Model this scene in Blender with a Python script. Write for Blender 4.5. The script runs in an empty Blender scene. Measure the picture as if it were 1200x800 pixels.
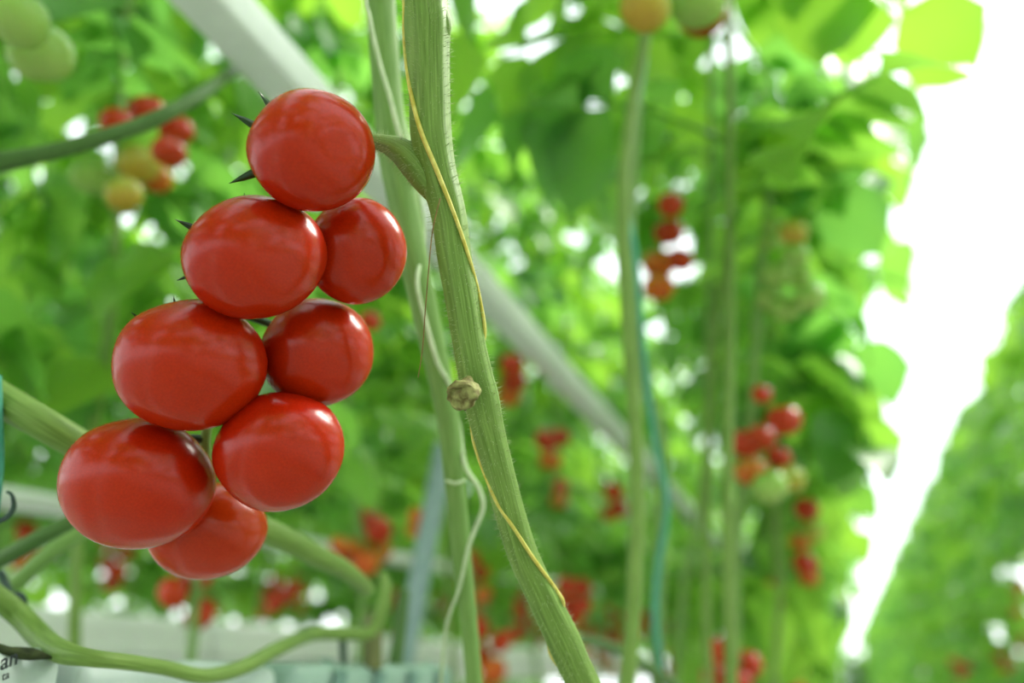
import bpy, bmesh, math, random
from mathutils import Vector, Matrix, noise
R = math.radians
sc = bpy.context.scene
col = sc.collection

# ------------------------------------------------------------------ camera, sky, sun, exposure
EYE = 1.0                                   # camera height above the floor (m)
FPX = 1000.0                                # focal length in pixels of the 1200 x 800 frame
PITCH = math.asin(0.3645); PSI = math.asin(0.3375)
cp, sp, cy, sy = math.cos(PITCH), math.sin(PITCH), math.cos(PSI), math.sin(PSI)
RV = Vector((cy, sy, 0)); FV = Vector((-sy*cp, cy*cp, sp)); UV = RV.cross(FV)
CAM = Vector((0, 0, EYE))
cd = bpy.data.cameras.new('camera'); cam = bpy.data.objects.new('camera', cd); col.objects.link(cam)
cam.matrix_world = Matrix(((RV.x, UV.x, -FV.x, CAM.x), (RV.y, UV.y, -FV.y, CAM.y), (RV.z, UV.z, -FV.z, CAM.z), (0, 0, 0, 1)))
cd.sensor_width = 36.0; cd.lens = FPX*36.0/1200.0; cd.clip_start = 0.02; cd.clip_end = 300
cd.dof.use_dof = True; cd.dof.focus_distance = 0.42; cd.dof.aperture_fstop = 2.9
sc.camera = cam

w = bpy.data.worlds.new('overcast_sky'); sc.world = w; w.use_nodes = True
wb = w.node_tree.nodes['Background']; wb.inputs[0].default_value = (0.93, 0.98, 1.0, 1); wb.inputs[1].default_value = 3.4
sd = bpy.data.lights.new('sun', 'SUN'); sd.energy = 9.0; sd.angle = R(25); sd.color = (1.0, 0.95, 0.85)
sun = bpy.data.objects.new('sun', sd); col.objects.link(sun)
sun.rotation_euler = Vector((-0.45, -0.55, -0.75)).to_track_quat('-Z', 'Y').to_euler()
sun.location = (3, 4, 6)
sc.view_settings.view_transform = 'Standard'; sc.view_settings.look = 'None'
sc.view_settings.exposure = -0.32; sc.view_settings.gamma = 1.0; sc.view_settings.use_curve_mapping = False
cyc = sc.cycles
cyc.use_denoising = True; cyc.max_bounces = 8; cyc.transmission_bounces = 6; cyc.diffuse_bounces = 5; cyc.glossy_bounces = 3
cyc.transparent_max_bounces = 8; cyc.sample_clamp_indirect = 8.0

def P(px, py, d):                            # pixel + depth along the view axis -> world point
    return CAM + (RV*((px-600.0)/FPX) + UV*((400.0-py)/FPX) + FV)*d
def proj(v):
    q = v-CAM; d = q.dot(FV)
    if d < 1e-4: return (1e6, 1e6, d)
    return (600+FPX*q.dot(RV)/d, 400-FPX*q.dot(UV)/d, d)

# ------------------------------------------------------------------ materials
def nt(name):
    m = bpy.data.materials.new(name); m.use_nodes = True
    n = m.node_tree.nodes; l = m.node_tree.links
    return m, n, l, n['Principled BSDF']
def ramp(n, l, src, stops):
    r = n.new('ShaderNodeValToRGB'); e = r.color_ramp.elements
    while len(e) < len(stops): e.new(0.5)
    for k, (p, c) in enumerate(stops): e[k].position = p; e[k].color = (*c, 1)
    l.new(src, r.inputs[0]); return r
def noise_tex(n, l, scale, detail=3, coord='Object', vscale=None, rough=0.5):
    tc = n.new('ShaderNodeTexCoord'); t = n.new('ShaderNodeTexNoise')
    t.inputs['Scale'].default_value = scale; t.inputs['Detail'].default_value = detail; t.inputs['Roughness'].default_value = rough
    if vscale:
        mp = n.new('ShaderNodeMapping'); mp.inputs['Scale'].default_value = vscale
        l.new(tc.outputs[coord], mp.inputs[0]); l.new(mp.outputs[0], t.inputs['Vector'])
    else: l.new(tc.outputs[coord], t.inputs['Vector'])
    return t
def plain(name, c1, c2, rough=0.5, scale=30, spec=0.5, bump=0.0, metallic=0.0, vscale=None):
    m, n, l, b = nt(name); t = noise_tex(n, l, scale, 4, vscale=vscale)
    r = ramp(n, l, t.outputs['Fac'], [(0.35, c1), (0.65, c2)])
    l.new(r.outputs[0], b.inputs['Base Color'])
    b.inputs['Roughness'].default_value = rough; b.inputs['Specular IOR Level'].default_value = spec; b.inputs['Metallic'].default_value = metallic
    if bump:
        bp = n.new('ShaderNodeBump'); bp.inputs['Strength'].default_value = bump; bp.inputs['Distance'].default_value = 0.002
        l.new(t.outputs['Fac'], bp.inputs['Height']); l.new(bp.outputs[0], b.inputs['Normal'])
    return m
def tomato_mat(name, top, mid, bottom, rough=0.2):
    # colour runs from the stalk end (local +z) to the blossom end as the fruit ripens
    m, n, l, b = nt(name)
    tc = n.new('ShaderNodeTexCoord'); sep = n.new('ShaderNodeSeparateXYZ'); l.new(tc.outputs['Generated'], sep.inputs[0])
    t = noise_tex(n, l, 26, 3)
    ad = n.new('ShaderNodeMath'); ad.operation = 'MULTIPLY_ADD'; l.new(t.outputs['Fac'], ad.inputs[0]); ad.inputs[1].default_value = 0.3; l.new(sep.outputs['Z'], ad.inputs[2])
    r = ramp(n, l, ad.outputs[0], [(0.2, bottom), (0.6, mid), (1.05, top)])
    sp_ = noise_tex(n, l, 900, 2)
    hs = n.new('ShaderNodeHueSaturation'); l.new(r.outputs[0], hs.inputs['Color'])
    mr = n.new('ShaderNodeMapRange'); l.new(sp_.outputs['Fac'], mr.inputs[0]); mr.inputs['From Min'].default_value = .3; mr.inputs['From Max'].default_value = .7
    mr.inputs['To Min'].default_value = .9; mr.inputs['To Max'].default_value = 1.12; l.new(mr.outputs[0], hs.inputs['Value'])
    l.new(hs.outputs[0], b.inputs['Base Color'])
    b.inputs['Roughness'].default_value = rough; b.inputs['Specular IOR Level'].default_value = 0.3
    b.inputs['Subsurface Weight'].default_value = 0.12; b.inputs['Subsurface Radius'].default_value = (0.012, 0.002, 0.001); b.inputs['Subsurface Scale'].default_value = 0.5
    nb = noise_tex(n, l, 60, 2); bp = n.new('ShaderNodeBump'); bp.inputs['Strength'].default_value = 0.04; bp.inputs['Distance'].default_value = 0.003
    l.new(nb.outputs['Fac'], bp.inputs['Height']); l.new(bp.outputs[0], b.inputs['Normal'])
    return m
def leaf_mat(name, dark, light, trans, tw=0.45):
    m, n, l, b = nt(name)
    oi = n.new('ShaderNodeObjectInfo')
    t = noise_tex(n, l, 14, 3)
    mx = n.new('ShaderNodeMath'); mx.operation = 'MULTIPLY_ADD'; l.new(oi.outputs['Random'], mx.inputs[0]); mx.inputs[1].default_value = 0.7
    m2 = n.new('ShaderNodeMath'); m2.operation = 'MULTIPLY'; l.new(t.outputs['Fac'], m2.inputs[0]); m2.inputs[1].default_value = 0.4; l.new(m2.outputs[0], mx.inputs[2])
    r = ramp(n, l, mx.outputs[0], [(0.15, dark), (0.85, light)])
    l.new(r.outputs[0], b.inputs['Base Color']); b.inputs['Roughness'].default_value = 0.32; b.inputs['Specular IOR Level'].default_value = 0.4
    tr = n.new('ShaderNodeBsdfTranslucent')
    r2 = ramp(n, l, mx.outputs[0], [(0.15, (trans[0]*.58, trans[1]*.80, trans[2]*1.6)), (0.85, trans)]); l.new(r2.outputs[0], tr.inputs[0])
    ms = n.new('ShaderNodeMixShader'); ms.inputs[0].default_value = tw
    l.new(b.outputs[0], ms.inputs[1]); l.new(tr.outputs[0], ms.inputs[2])
    l.new(ms.outputs[0], n['Material Output'].inputs['Surface'])
    return m
def stem_mat(name, c1, c2, rough=0.5, tw=0.0):
    m, n, l, b = nt(name)
    tc = n.new('ShaderNodeTexCoord'); mp = n.new('ShaderNodeMapping'); mp.inputs['Scale'].default_value = (22, 3.0, 1)
    l.new(tc.outputs['UV'], mp.inputs[0]); t = n.new('ShaderNodeTexNoise'); t.inputs['Scale'].default_value = 1.0; t.inputs['Detail'].default_value = 4
    l.new(mp.outputs[0], t.inputs['Vector'])
    r = ramp(n, l, t.outputs['Fac'], [(0.35, c1), (0.68, c2)]); l.new(r.outputs[0], b.inputs['Base Color'])
    b.inputs['Roughness'].default_value = rough; b.inputs['Specular IOR Level'].default_value = 0.35
    b.inputs['Sheen Weight'].default_value = 0.12; b.inputs['Sheen Roughness'].default_value = 0.35; b.inputs['Sheen Tint'].default_value = (0.85, 1, 0.7, 1)
    bp = n.new('ShaderNodeBump'); bp.inputs['Strength'].default_value = 0.25; bp.inputs['Distance'].default_value = 0.001
    l.new(t.outputs['Fac'], bp.inputs['Height']); l.new(bp.outputs[0], b.inputs['Normal'])
    if tw:
        tr = n.new('ShaderNodeBsdfTranslucent'); tr.inputs[0].default_value = (0.45, 0.7, 0.2, 1)
        ms = n.new('ShaderNodeMixShader'); ms.inputs[0].default_value = tw
        l.new(b.outputs[0], ms.inputs[1]); l.new(tr.outputs[0], ms.inputs[2]); l.new(ms.outputs[0], n['Material Output'].inputs['Surface'])
    return m
M = {
 'red': tomato_mat('ripe_tomato_skin', (0.30, 0.005, 0.0006), (0.40, 0.012, 0.0006), (0.45, 0.020, 0.0008), 0.22),
 'farred': tomato_mat('blurred_red_tomato_skin', (0.42, 0.03, 0.004), (0.50, 0.035, 0.004), (0.55, 0.045, 0.004)),
 'redorange': tomato_mat('orange_red_tomato_skin', (0.40, 0.035, 0.002), (0.44, 0.035, 0.002), (0.44, 0.025, 0.002)),
 'orange': tomato_mat('turning_tomato_skin', (0.45, 0.20, 0.02), (0.6, 0.14, 0.01), (0.62, 0.10, 0.01)),
 'breaker': tomato_mat('breaker_tomato_skin', (0.32, 0.42, 0.06), (0.42, 0.42, 0.06), (0.75, 0.13, 0.02)),
 'yellow': tomato_mat('yellow_green_tomato_skin', (0.28, 0.36, 0.04), (0.42, 0.38, 0.05), (0.6, 0.35, 0.05)),
 'green': tomato_mat('unripe_tomato_skin', (0.20, 0.38, 0.06), (0.30, 0.47, 0.09), (0.38, 0.52, 0.13)),
 'leaf': leaf_mat('tomato_leaf', (0.035, 0.14, 0.03), (0.14, 0.31, 0.035), (0.40, 0.74, 0.06), 0.52),
 'stem': stem_mat('hairy_vine_stem', (0.12, 0.21, 0.03), (0.25, 0.38, 0.085), 0.5, 0.10),
 'palestem': stem_mat('pale_vine_stem', (0.14, 0.27, 0.05), (0.24, 0.38, 0.11), 0.5, 0.06),
 'darkstem': stem_mat('old_vine_stem', (0.045, 0.11, 0.02), (0.10, 0.19, 0.045)),
 'brownstem': stem_mat('dry_vine_stem', (0.10, 0.12, 0.03), (0.20, 0.19, 0.07)),
 'calyx': leaf_mat('calyx_green', (0.008, 0.03, 0.008), (0.02, 0.06, 0.015), (0.03, 0.10, 0.01), 0.12),
 'hair': plain('stem_hair', (0.36, 0.46, 0.18), (0.48, 0.58, 0.28), 0.5, 200),
 'scar': plain('dry_stub', (0.13, 0.10, 0.03), (0.34, 0.34, 0.12), 0.8, 230, 0.3, 0.6),
 'twine': plain('yellow_twine', (0.56, 0.45, 0.07), (0.74, 0.64, 0.18), 0.6, 200, 0.3, 0.3),
 'paletwine': plain('pale_twine', (0.5, 0.6, 0.36), (0.62, 0.70, 0.46), 0.6, 200, 0.3),
 'teal': plain('teal_twine', (0.05, 0.30, 0.22), (0.10, 0.38, 0.28), 0.6, 120, 0.3),
 'tendril': plain('dry_tendril', (0.16, 0.09, 0.03), (0.26, 0.15, 0.05), 0.7, 200, 0.3),
 'white': plain('white_paint', (0.82, 0.82, 0.81), (0.87, 0.87, 0.86), 0.5, 40, 0.3),
 'grey': plain('grey_galvanised', (0.20, 0.29, 0.29), (0.27, 0.36, 0.36), 0.45, 60, 0.5),
 'film': plain('white_film', (0.44, 0.52, 0.50), (0.52, 0.59, 0.57), 0.4, 25, 0.5, 0.2),
 'greyfilm': plain('grey_green_film', (0.24, 0.36, 0.30), (0.30, 0.42, 0.36), 0.4, 25, 0.4, 0.2),
 'ink': plain('dark_ink', (0.010, 0.016, 0.02), (0.02, 0.03, 0.035), 0.5, 60),
 'stripe': plain('stripe_ink', (0.10, 0.20, 0.17), (0.15, 0.26, 0.22), 0.5, 60),
 'black': plain('dark_plastic', (0.015, 0.04, 0.03), (0.03, 0.07, 0.05), 0.4, 60),
 'twig': plain('dark_twig', (0.012, 0.02, 0.006), (0.05, 0.065, 0.02), 0.8, 180, 0.3, 0.8),
 'floor': plain('grey_ground_sheet', (0.22, 0.23, 0.21), (0.30, 0.31, 0.28), 0.6, 4, 0.3, 0.2),
 'beam': plain('roof_aluminium', (0.6, 0.63, 0.66), (0.68, 0.7, 0.72), 0.5, 20, 0.4),
}
def glass_mat():
    m, n, l, b = nt('roof_glass')
    tr = n.new('ShaderNodeBsdfTransparent'); tr.inputs[0].default_value = (0.97, 0.99, 0.985, 1)
    gl = n.new('ShaderNodeBsdfGlossy'); gl.inputs['Roughness'].default_value = 0.06
    t = noise_tex(n, l, 3, 2); mr = n.new('ShaderNodeMapRange'); l.new(t.outputs['Fac'], mr.inputs[0]); mr.inputs['To Min'].default_value = 0.03; mr.inputs['To Max'].default_value = 0.07
    ms = n.new('ShaderNodeMixShader'); l.new(mr.outputs[0], ms.inputs[0]); l.new(tr.outputs[0], ms.inputs[1]); l.new(gl.outputs[0], ms.inputs[2])
    l.new(ms.outputs[0], n['Material Output'].inputs['Surface']); return m
M['glass'] = glass_mat()

# ------------------------------------------------------------------ mesh helpers
def mesh_obj(name, verts, faces, mat, parent=None, smooth=True, uvs=None):
    me = bpy.data.meshes.new(name); me.from_pydata([tuple(v) for v in verts], [], faces); me.update()
    if smooth: me.polygons.foreach_set('use_smooth', [True]*len(me.polygons))
    if uvs:
        ul = me.uv_layers.new(name='UVMap')
        for lp in me.loops: ul.data[lp.index].uv = uvs[lp.vertex_index]
    if mat: me.materials.append(M[mat])
    return link(name, me, parent)
def link(name, me, parent=None):
    o = bpy.data.objects.new(name, me); col.objects.link(o)
    if parent:
        o.parent = parent
        o.matrix_parent_inverse = parent.matrix_world.inverted() if parent.type != 'EMPTY' or True else Matrix()
    return o
def tag(o, label=None, cat=None, group=None, kind=None):
    if label: o['label'] = label
    if cat: o['category'] = cat
    if group: o['group'] = group
    if kind: o['kind'] = kind
    return o
def empty(name, loc):
    o = bpy.data.objects.new(name, None); col.objects.link(o); o.location = loc; o.matrix_world = Matrix.Translation(loc)
    o.empty_display_size = 0.02
    return o
def catmull(pts, sub):
    out = []; n = len(pts)
    for i in range(n-1):
        p0, p1, p2, p3 = pts[max(i-1, 0)], pts[i], pts[i+1], pts[min(i+2, n-1)]
        for k in range(sub):
            t = k/sub; t2 = t*t; t3 = t2*t
            out.append(tuple(0.5*((2*b)+(-a+c)*t+(2*a-5*b+4*c-d)*t2+(-a+3*b-3*c+d)*t3) for a, b, c, d in zip(p0, p1, p2, p3)))
    out.append(tuple(pts[-1])); return out
def tube_geo(path, seg=12, sub=6, ridge=0.0, nr=5, bumps=0.0, cap=True, seed=0, v0=0):
    # path: (x, y, z, radius) control points
    pts = catmull([tuple(p) for p in path], sub) if sub > 1 else [tuple(p) for p in path]
    vs, fs, uv = [], [], []; prev = None; dist = 0
    for i, p in enumerate(pts):
        c = Vector(p[:3]); a = Vector(pts[max(i-1, 0)][:3]); b = Vector(pts[min(i+1, len(pts)-1)][:3])
        t = (b-a).normalized() if (b-a).length > 1e-9 else Vector((0, 0, 1))
        if prev is None:
            u = t.orthogonal().normalized()
        else:
            u = (prev-t*prev.dot(t)).normalized()
        prev = u; v = t.cross(u)
        if i: dist += (c-Vector(pts[i-1][:3])).length
        for k in range(seg):
            an = 2*math.pi*k/seg
            r = p[3]*(1+ridge*math.cos(nr*an+0.6*math.sin(dist*9)+seed))
            if bumps: r *= 1+bumps*noise.noise(Vector((math.cos(an)*2+seed, math.sin(an)*2, dist*60)))
            vs.append(c+u*math.cos(an)*r+v*math.sin(an)*r); uv.append((0.5+0.5*math.cos(an), dist*10))
    n = len(pts)
    for i in range(n-1):
        for k in range(seg):
            a = v0+i*seg+k; b = v0+i*seg+(k+1) % seg
            fs.append((a, b, b+seg, a+seg))
    if cap:
        fs.append(tuple(v0+k for k in reversed(range(seg)))); fs.append(tuple(v0+(n-1)*seg+k for k in range(seg)))
    return vs, fs, uv
def tube(name, path, mat, parent=None, **kw):
    vs, fs, uv = tube_geo(path, **kw)
    c = Vector((0, 0, 0))
    if parent is None:
        c = Vector(path[0][:3]); vs = [v-c for v in vs]
    o = mesh_obj(name, vs, fs, mat, parent, True, uv)
    if parent is None: o.location = c; o.matrix_world = Matrix.Translation(c)
    return o
def pp(pts):                                  # (px, py, depth, half width in px) -> tube path in metres
    return [(*P(x, y, d), hw*d/FPX) for x, y, d, hw in pts]
def box_geo(x0, x1, y0, y1, z0, z1):
    v = [(x, y, z) for x in (x0, x1) for y in (y0, y1) for z in (z0, z1)]
    return v, [(0, 1, 3, 2), (4, 6, 7, 5), (0, 4, 5, 1), (2, 3, 7, 6), (0, 2, 6, 4), (1, 5, 7, 3)]
def bevel_box(name, dims, mat, parent=None, bev=0.01, seg=3, wob=0.0, seed=0, cuts=0):
    x0, x1, y0, y1, z0, z1 = dims
    c = Vector(((x0+x1)/2, (y0+y1)/2, z0)) if parent is None else Vector((0, 0, 0))
    v, f = box_geo(x0, x1, y0, y1, z0, z1)
    bm = bmesh.new(); bv = [bm.verts.new(Vector(q)-c) for q in v]
    for q in f: bm.faces.new([bv[i] for i in q])
    bmesh.ops.bevel(bm, geom=bm.edges[:], offset=bev, segments=seg, affect='EDGES', profile=0.5)
    if cuts:
        bmesh.ops.subdivide_edges(bm, edges=[e for e in bm.edges if e.calc_length() > bev*3], cuts=cuts, use_grid_fill=True)
    if wob:
        for q in bm.verts: q.co += Vector((noise.noise(q.co*25+Vector((seed, 0, 0))), noise.noise(q.co*25+Vector((0, seed, 5))), noise.noise(q.co*25+Vector((9, 0, seed)))))*wob
    bmesh.ops.recalc_face_normals(bm, faces=bm.faces[:])
    me = bpy.data.meshes.new(name); bm.to_mesh(me); bm.free()
    me.polygons.foreach_set('use_smooth', [True]*len(me.polygons)); me.materials.append(M[mat])
    o = link(name, me, parent)
    if parent is None: o.location = c; o.matrix_world = Matrix.Translation(c)
    return o

# ------------------------------------------------------------------ greenhouse shell
v, f = box_geo(-14, 12, -6, 60, -0.05, 0)
tag(mesh_obj('floor', v, f, 'floor', smooth=False), kind='structure', label='grey sheet covered greenhouse floor')
# gabled glass roof over the rows: bars, ridge and panes
roof = empty('roof_1', (1.2, 0, 5.2)); tag(roof, 'greenhouse roof of glass panes on pale aluminium bars', kind='structure')
RX = [(-11.5, 4.6), (-7.5, 5.9), (-3.5, 4.6), (.5, 5.9), (4.5, 4.6), (8.5, 5.9)]
for k in range(10):
    y = -2+k*4.0
    for (xa, za), (xb, zb) in zip(RX[:-1], RX[1:]):
        tube('rafter', [(xa, y, za, 0.03), (xb, y, zb, 0.03)], 'beam', roof, seg=6, sub=1)
for x, z in RX:
    tube('purlin', [(x, -3, z, 0.05), (x, 36, z, 0.05)], 'beam', roof, seg=6, sub=1)
pane_me = {}
for s in range(5):
    (xa, za), (xb, zb) = RX[s], RX[s+1]
    for k in range(9):
        y = -2+k*4.0
        if s not in pane_me:
            me = bpy.data.meshes.new('glass_pane')
            q = [(xa, .06, za+.04), (xb, .06, zb+.04), (xb, 3.94, zb+.04), (xa, 3.94, za+.04)]
            vv = q+[(a, b, c+.006) for a, b, c in q]
            me.from_pydata(vv, [], [(3, 2, 1, 0), (4, 5, 6, 7), (0, 1, 5, 4), (1, 2, 6, 5), (2, 3, 7, 6), (3, 0, 4, 7)]); me.materials.append(M['glass']); pane_me[s] = me
        o = link('glass_pane', pane_me[s]); o.parent = roof; o.matrix_parent_inverse = roof.matrix_world.inverted(); o.location = (0, y, 0)

for x in (.27, .78):
    o = tube('heating_pipe', [(x, -3, .055, .028), (x, 29.6, .055, .028)], 'white', seg=10, sub=1)
    tag(o, 'white heating pipe rail on the aisle floor '+('beside the mixed cluster row' if x < .5 else 'along the far row of plants'), 'pipe', 'pipe rails of the aisle')
# ------------------------------------------------------------------ tomatoes
def tomato_geo(seed=0, nu=28, nv=18, polar=0.86, lobes=5, lob=0.018):
    rnd = random.Random(seed); ph = rnd.uniform(0, 6.28); vs = []; fs = []
    for j in range(nv+1):
        th = math.pi*j/nv
        for i in range(nu):
            a = 2*math.pi*i/nu
            s = math.sin(th)**0.92 if 0 < j < nv else 0.0
            c = math.cos(th)
            r = 1+lob*math.cos(lobes*a+ph)*max(0, c+0.45)+0.012*math.cos(2*a+ph*2)
            z = c*polar
            z -= 0.16*math.exp(-(th/0.36)**2)
            z += 0.05*math.exp(-((math.pi-th)/0.22)**2)*0.6
            x, y = s*math.cos(a)*r, s*math.sin(a)*r
            nz = noise.noise(Vector((x, y, z))*1.3+Vector((seed*3.1, 0, 0)))*0.025
            vs.append(Vector((x*(1+nz), y*(1+nz), z*(1+nz))))
    for j in range(nv):
        for i in range(nu):
            a = j*nu+i; b = j*nu+(i+1) % nu
            fs.append((a, a+nu, b+nu, b))
    return vs, fs
def calyx_geo(r, length, seed=0, curl=0.5, n=5):
    rnd = random.Random(seed); vs, fs = [], []
    for k in range(n):
        a = 2*math.pi*k/n+rnd.uniform(-.25, .25); L = length*rnd.uniform(.8, 1.15); cu = curl*rnd.uniform(.4, 1.4)
        d = Vector((math.cos(a), math.sin(a), 0)); t = Vector((-d.y, d.x, 0)); m = 7; b0 = len(vs)
        for q in range(m):
            s = q/(m-1); wd = 0.09*L*(math.sin(math.pi*min(1, 0.25+s*0.75))**0.8)*(1 if q < m-1 else 0.05)
            cpt = d*(L*s)+Vector((0, 0, 0.04*r+cu*L*(s**2)*0.8-0.10*L*math.sin(s*math.pi)))
            vs += [cpt-t*wd, cpt-Vector((0, 0, wd*.35)), cpt+t*wd]
        for q in range(m-1):
            i = b0+q*3
            fs += [(i, i+1, i+4, i+3), (i+1, i+2, i+5, i+4)]
    return vs, fs

# hero cluster: (px centre x, y, half width, half height, depth, stalk direction in camera axes (right, up, away), label, colour)
HERO = [
 (364, 175.5, 76, 72.5, .405, (-.60, .10, .75), 'glossy round red tomato topmost of the ripe cluster beside the thick stem', 'red'),
 (297.5, 301, 86.5, 73, .418, (-.66, .36, .66), 'wide glossy red tomato directly below the topmost one of the ripe cluster', 'red'),
 (418, 294, 59, 63, .452, (-.45, .35, .82), 'red tomato tucked behind the topmost two, nearest the thick stem', 'red'),
 (222, 427.5, 92, 77.5, .430, (-.45, .50, .74), 'big glossy red tomato in the middle of the ripe cluster, unobstructed on its outer side', 'red'),
 (371, 413, 67, 64, .468, (-.50, .30, .80), 'red tomato half hidden in the cluster, under the one nearest the thick stem', 'red'),
 (326, 529.5, 78, 70.5, .446, (-.40, .50, .76), 'round red tomato low in the ripe cluster, resting above the orange-tinged lowest one', 'red'),
 (160, 566.5, 94, 77.5, .446, (-.10, .55, .80), 'largest red tomato of the ripe cluster, low beside a slanting green vine', 'red'),
 (242, 622, 72, 57.5, .492, (-.10, .60, .75), 'lowest tomato of the ripe cluster, orange-tinged red, partly hidden by two others', 'redorange'),
]
def cam_dir(v): return (RV*v[0]+UV*v[1]+FV*v[2]).normalized()
hero_centres = []; hero_stalk = []
for idx, (cx, cyy, hw, hh, d, ax, label, mat) in enumerate(HERO):
    axis = cam_dir(ax); rot = axis.to_track_quat('Z', 'Y').to_matrix()
    vs, fs = tomato_geo(idx+3, 56, 36)
    c = P(cx, cyy, d); view = (c-CAM).normalized(); e1 = RV-view*RV.dot(view); e1.normalize(); e2 = view.cross(e1)*-1
    if e2.dot(UV) < 0: e2 = -e2
    loc = [rot @ q for q in vs]
    sx, sy_, sz = hw*d/FPX, hh*d/FPX, 0.5*(hw+hh)*d/FPX
    for it in range(4):
        wv = [c+e1*(q.dot(e1)*sx)+e2*(q.dot(e2)*sy_)+view*(q.dot(view)*sz*0.94) for q in loc]
        pr = [proj(q) for q in wv]; x0 = min(p[0] for p in pr); x1 = max(p[0] for p in pr); y0 = min(p[1] for p in pr); y1 = max(p[1] for p in pr)
        sx *= 2*hw/(x1-x0); sy_ *= 2*hh/(y1-y0)
        c = c+(RV*(cx-(x0+x1)/2)+UV*(-(cyy-(y0+y1)/2)))*(d/FPX)
    wv = [c+e1*(q.dot(e1)*sx)+e2*(q.dot(e2)*sy_)+view*(q.dot(view)*sz*0.94) for q in loc]
    # local frame: z along the stalk axis so the skin colours follow the fruit
    ri = rot.transposed()
    o = mesh_obj('tomato', [ri @ (q-c) for q in wv], fs, mat)
    o.matrix_world = Matrix.Translation(c) @ rot.to_4x4()
    tag(o, label, 'tomato', 'ripe tomatoes of the cluster in focus')
    top = wv[0]; r = (sx+sy_)/2
    cvs, cfs = calyx_geo(r, r*(1.0 if idx in (0, 1) else 0.7), idx*7+2, 0.30 if idx < 2 else .18, 6 if idx == 0 else 5)
    k = mesh_obj('calyx', [top+rot @ q for q in cvs], cfs, 'calyx', o)
    m = k.modifiers.new('thickness', 'SOLIDIFY'); m.thickness = 0.0006
    hero_centres.append(c); hero_stalk.append((o, top, axis, r))

# ------------------------------------------------------------------ main vine in focus
mv = empty('tomato_vine', P(690, 830, .475)); tag(mv, 'thick hairy green vine stem in focus, wound with yellow twine and bearing the ripe cluster', 'vine')
def md(y): return 0.425+0.05*max(0, (y-420)/380)**1.2
MS = [(-700, 470, 24), (-400, 484, 24.5), (-200, 495, 25), (-60, 499, 25), (0, 498, 26), (30, 500, 27), (60, 501, 25.5), (110, 503, 24), (160, 505, 24), (200, 512, 22), (250, 525, 20.5), (300, 532, 20), (350, 541, 19.5), (400, 549, 19),
      (440, 557, 20), (465, 563, 21), (500, 571, 19), (550, 584, 17.5), (600, 597, 17.5), (650, 613, 17.5), (700, 636, 18), (745, 658, 19.5), (775, 671, 19), (800, 683, 19), (850, 706, 19), (950, 756, 19)]
main_path = pp([(x, y, md(y), h) for y, x, h in MS])
stem_o = tube('stem', main_path, 'stem', mv, seg=36, sub=6, ridge=0.035, nr=7)
br = tube('truss_stalk', pp([(520, 236, .428, 13), (503, 212, .426, 18), (486, 190, .427, 19), (469, 176, .430, 15), (452, 169, .436, 10.5), (434, 166, .446, 8.5), (400, 170, .470, 8), (350, 205, .486, 8), (316, 260, .484, 7.5),
   (290, 330, .487, 7), (268, 400, .492, 7), (250, 460, .492, 6.5), (241, 515, .488, 6), (246, 560, .492, 5)]), 'stem', mv, seg=20, sub=6, ridge=0.04, nr=5)
tag(tube('bud', pp([(511, 8, .425, 10), (517, 22, .4245, 11), (521, 34, .424, 8), (517, 56, .425, 5)]), 'stem', mv, seg=12, sub=4, bumps=.1), 'small swollen node')
# cut stub where a truss was removed
def stub(name, px, py, d, r, parent, tilt, mat='scar'):
    c = P(px, py, d); ax = cam_dir(tilt); rot = ax.to_track_quat('Z', 'Y').to_matrix()
    prof = [(0.9, -1.1), (1.0, -.55), (1.10, -.2), (1.18, 0.05), (1.12, .28), (.95, .40), (.82, .36), (.70, .20), (.52, .24), (.30, .34), (.12, .30)]
    vs, fs, seg = [], [], 26
    for j, (rr, z) in enumerate(prof):
        for k in range(seg):
            a = 2*math.pi*k/seg
            q = Vector((math.cos(a)*rr, math.sin(a)*rr*0.86, z))
            q.z -= .34*math.exp(-((q.y-.42-.15*q.x)/.13)**2)*(q.z > -.3)+.12*math.exp(-((q.y+.3+.2*q.x)/.10)**2)*(q.z > 0)
            q *= 1+0.22*noise.noise(Vector((q.x*2.2, q.y*2.2, q.z*3)))+0.05*noise.noise(q*7)
            vs.append(c+rot @ (q*r))
    for j in range(len(prof)-1):
        for k in range(seg):
            a = j*seg+k; b = j*seg+(k+1) % seg; fs.append((a, b, b+seg, a+seg))
    fs.append(tuple((len(prof)-1)*seg+k for k in range(seg)))
    return mesh_obj(name, vs, fs, mat, parent)
tag(stub('cut_stub', 541, 463, .4085, .0072, mv, (-.45, -.35, -.82)), 'dry brown stub of a removed truss')
tag(stub('leaf_scar', 657, 748, .4615, .0026, mv, (-.2, 0, -1)), 'small pale leaf scar')
# pedicels from the truss to each hero fruit
rach = [Vector(p[:3]) for p in catmull(pp([(434, 166, .446, 8.5), (400, 170, .470, 8), (350, 205, .486, 8), (316, 260, .484, 7.5), (290, 330, .487, 7), (268, 400, .492, 7), (250, 460, .492, 6.5), (241, 515, .488, 6), (246, 560, .492, 5)]), 8)]
for o, top, axis, r in hero_stalk:
    q = min(rach, key=lambda p: (p-(top+axis*0.012)).length)
    mid = top+axis*0.009
    tube('stalk', [(*(top-axis*0.002), .0028), (*mid, .0024), (*((mid+q)/2+axis*.002), .0023), (*q, .0026)], 'calyx', o, seg=8, sub=4)
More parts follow.
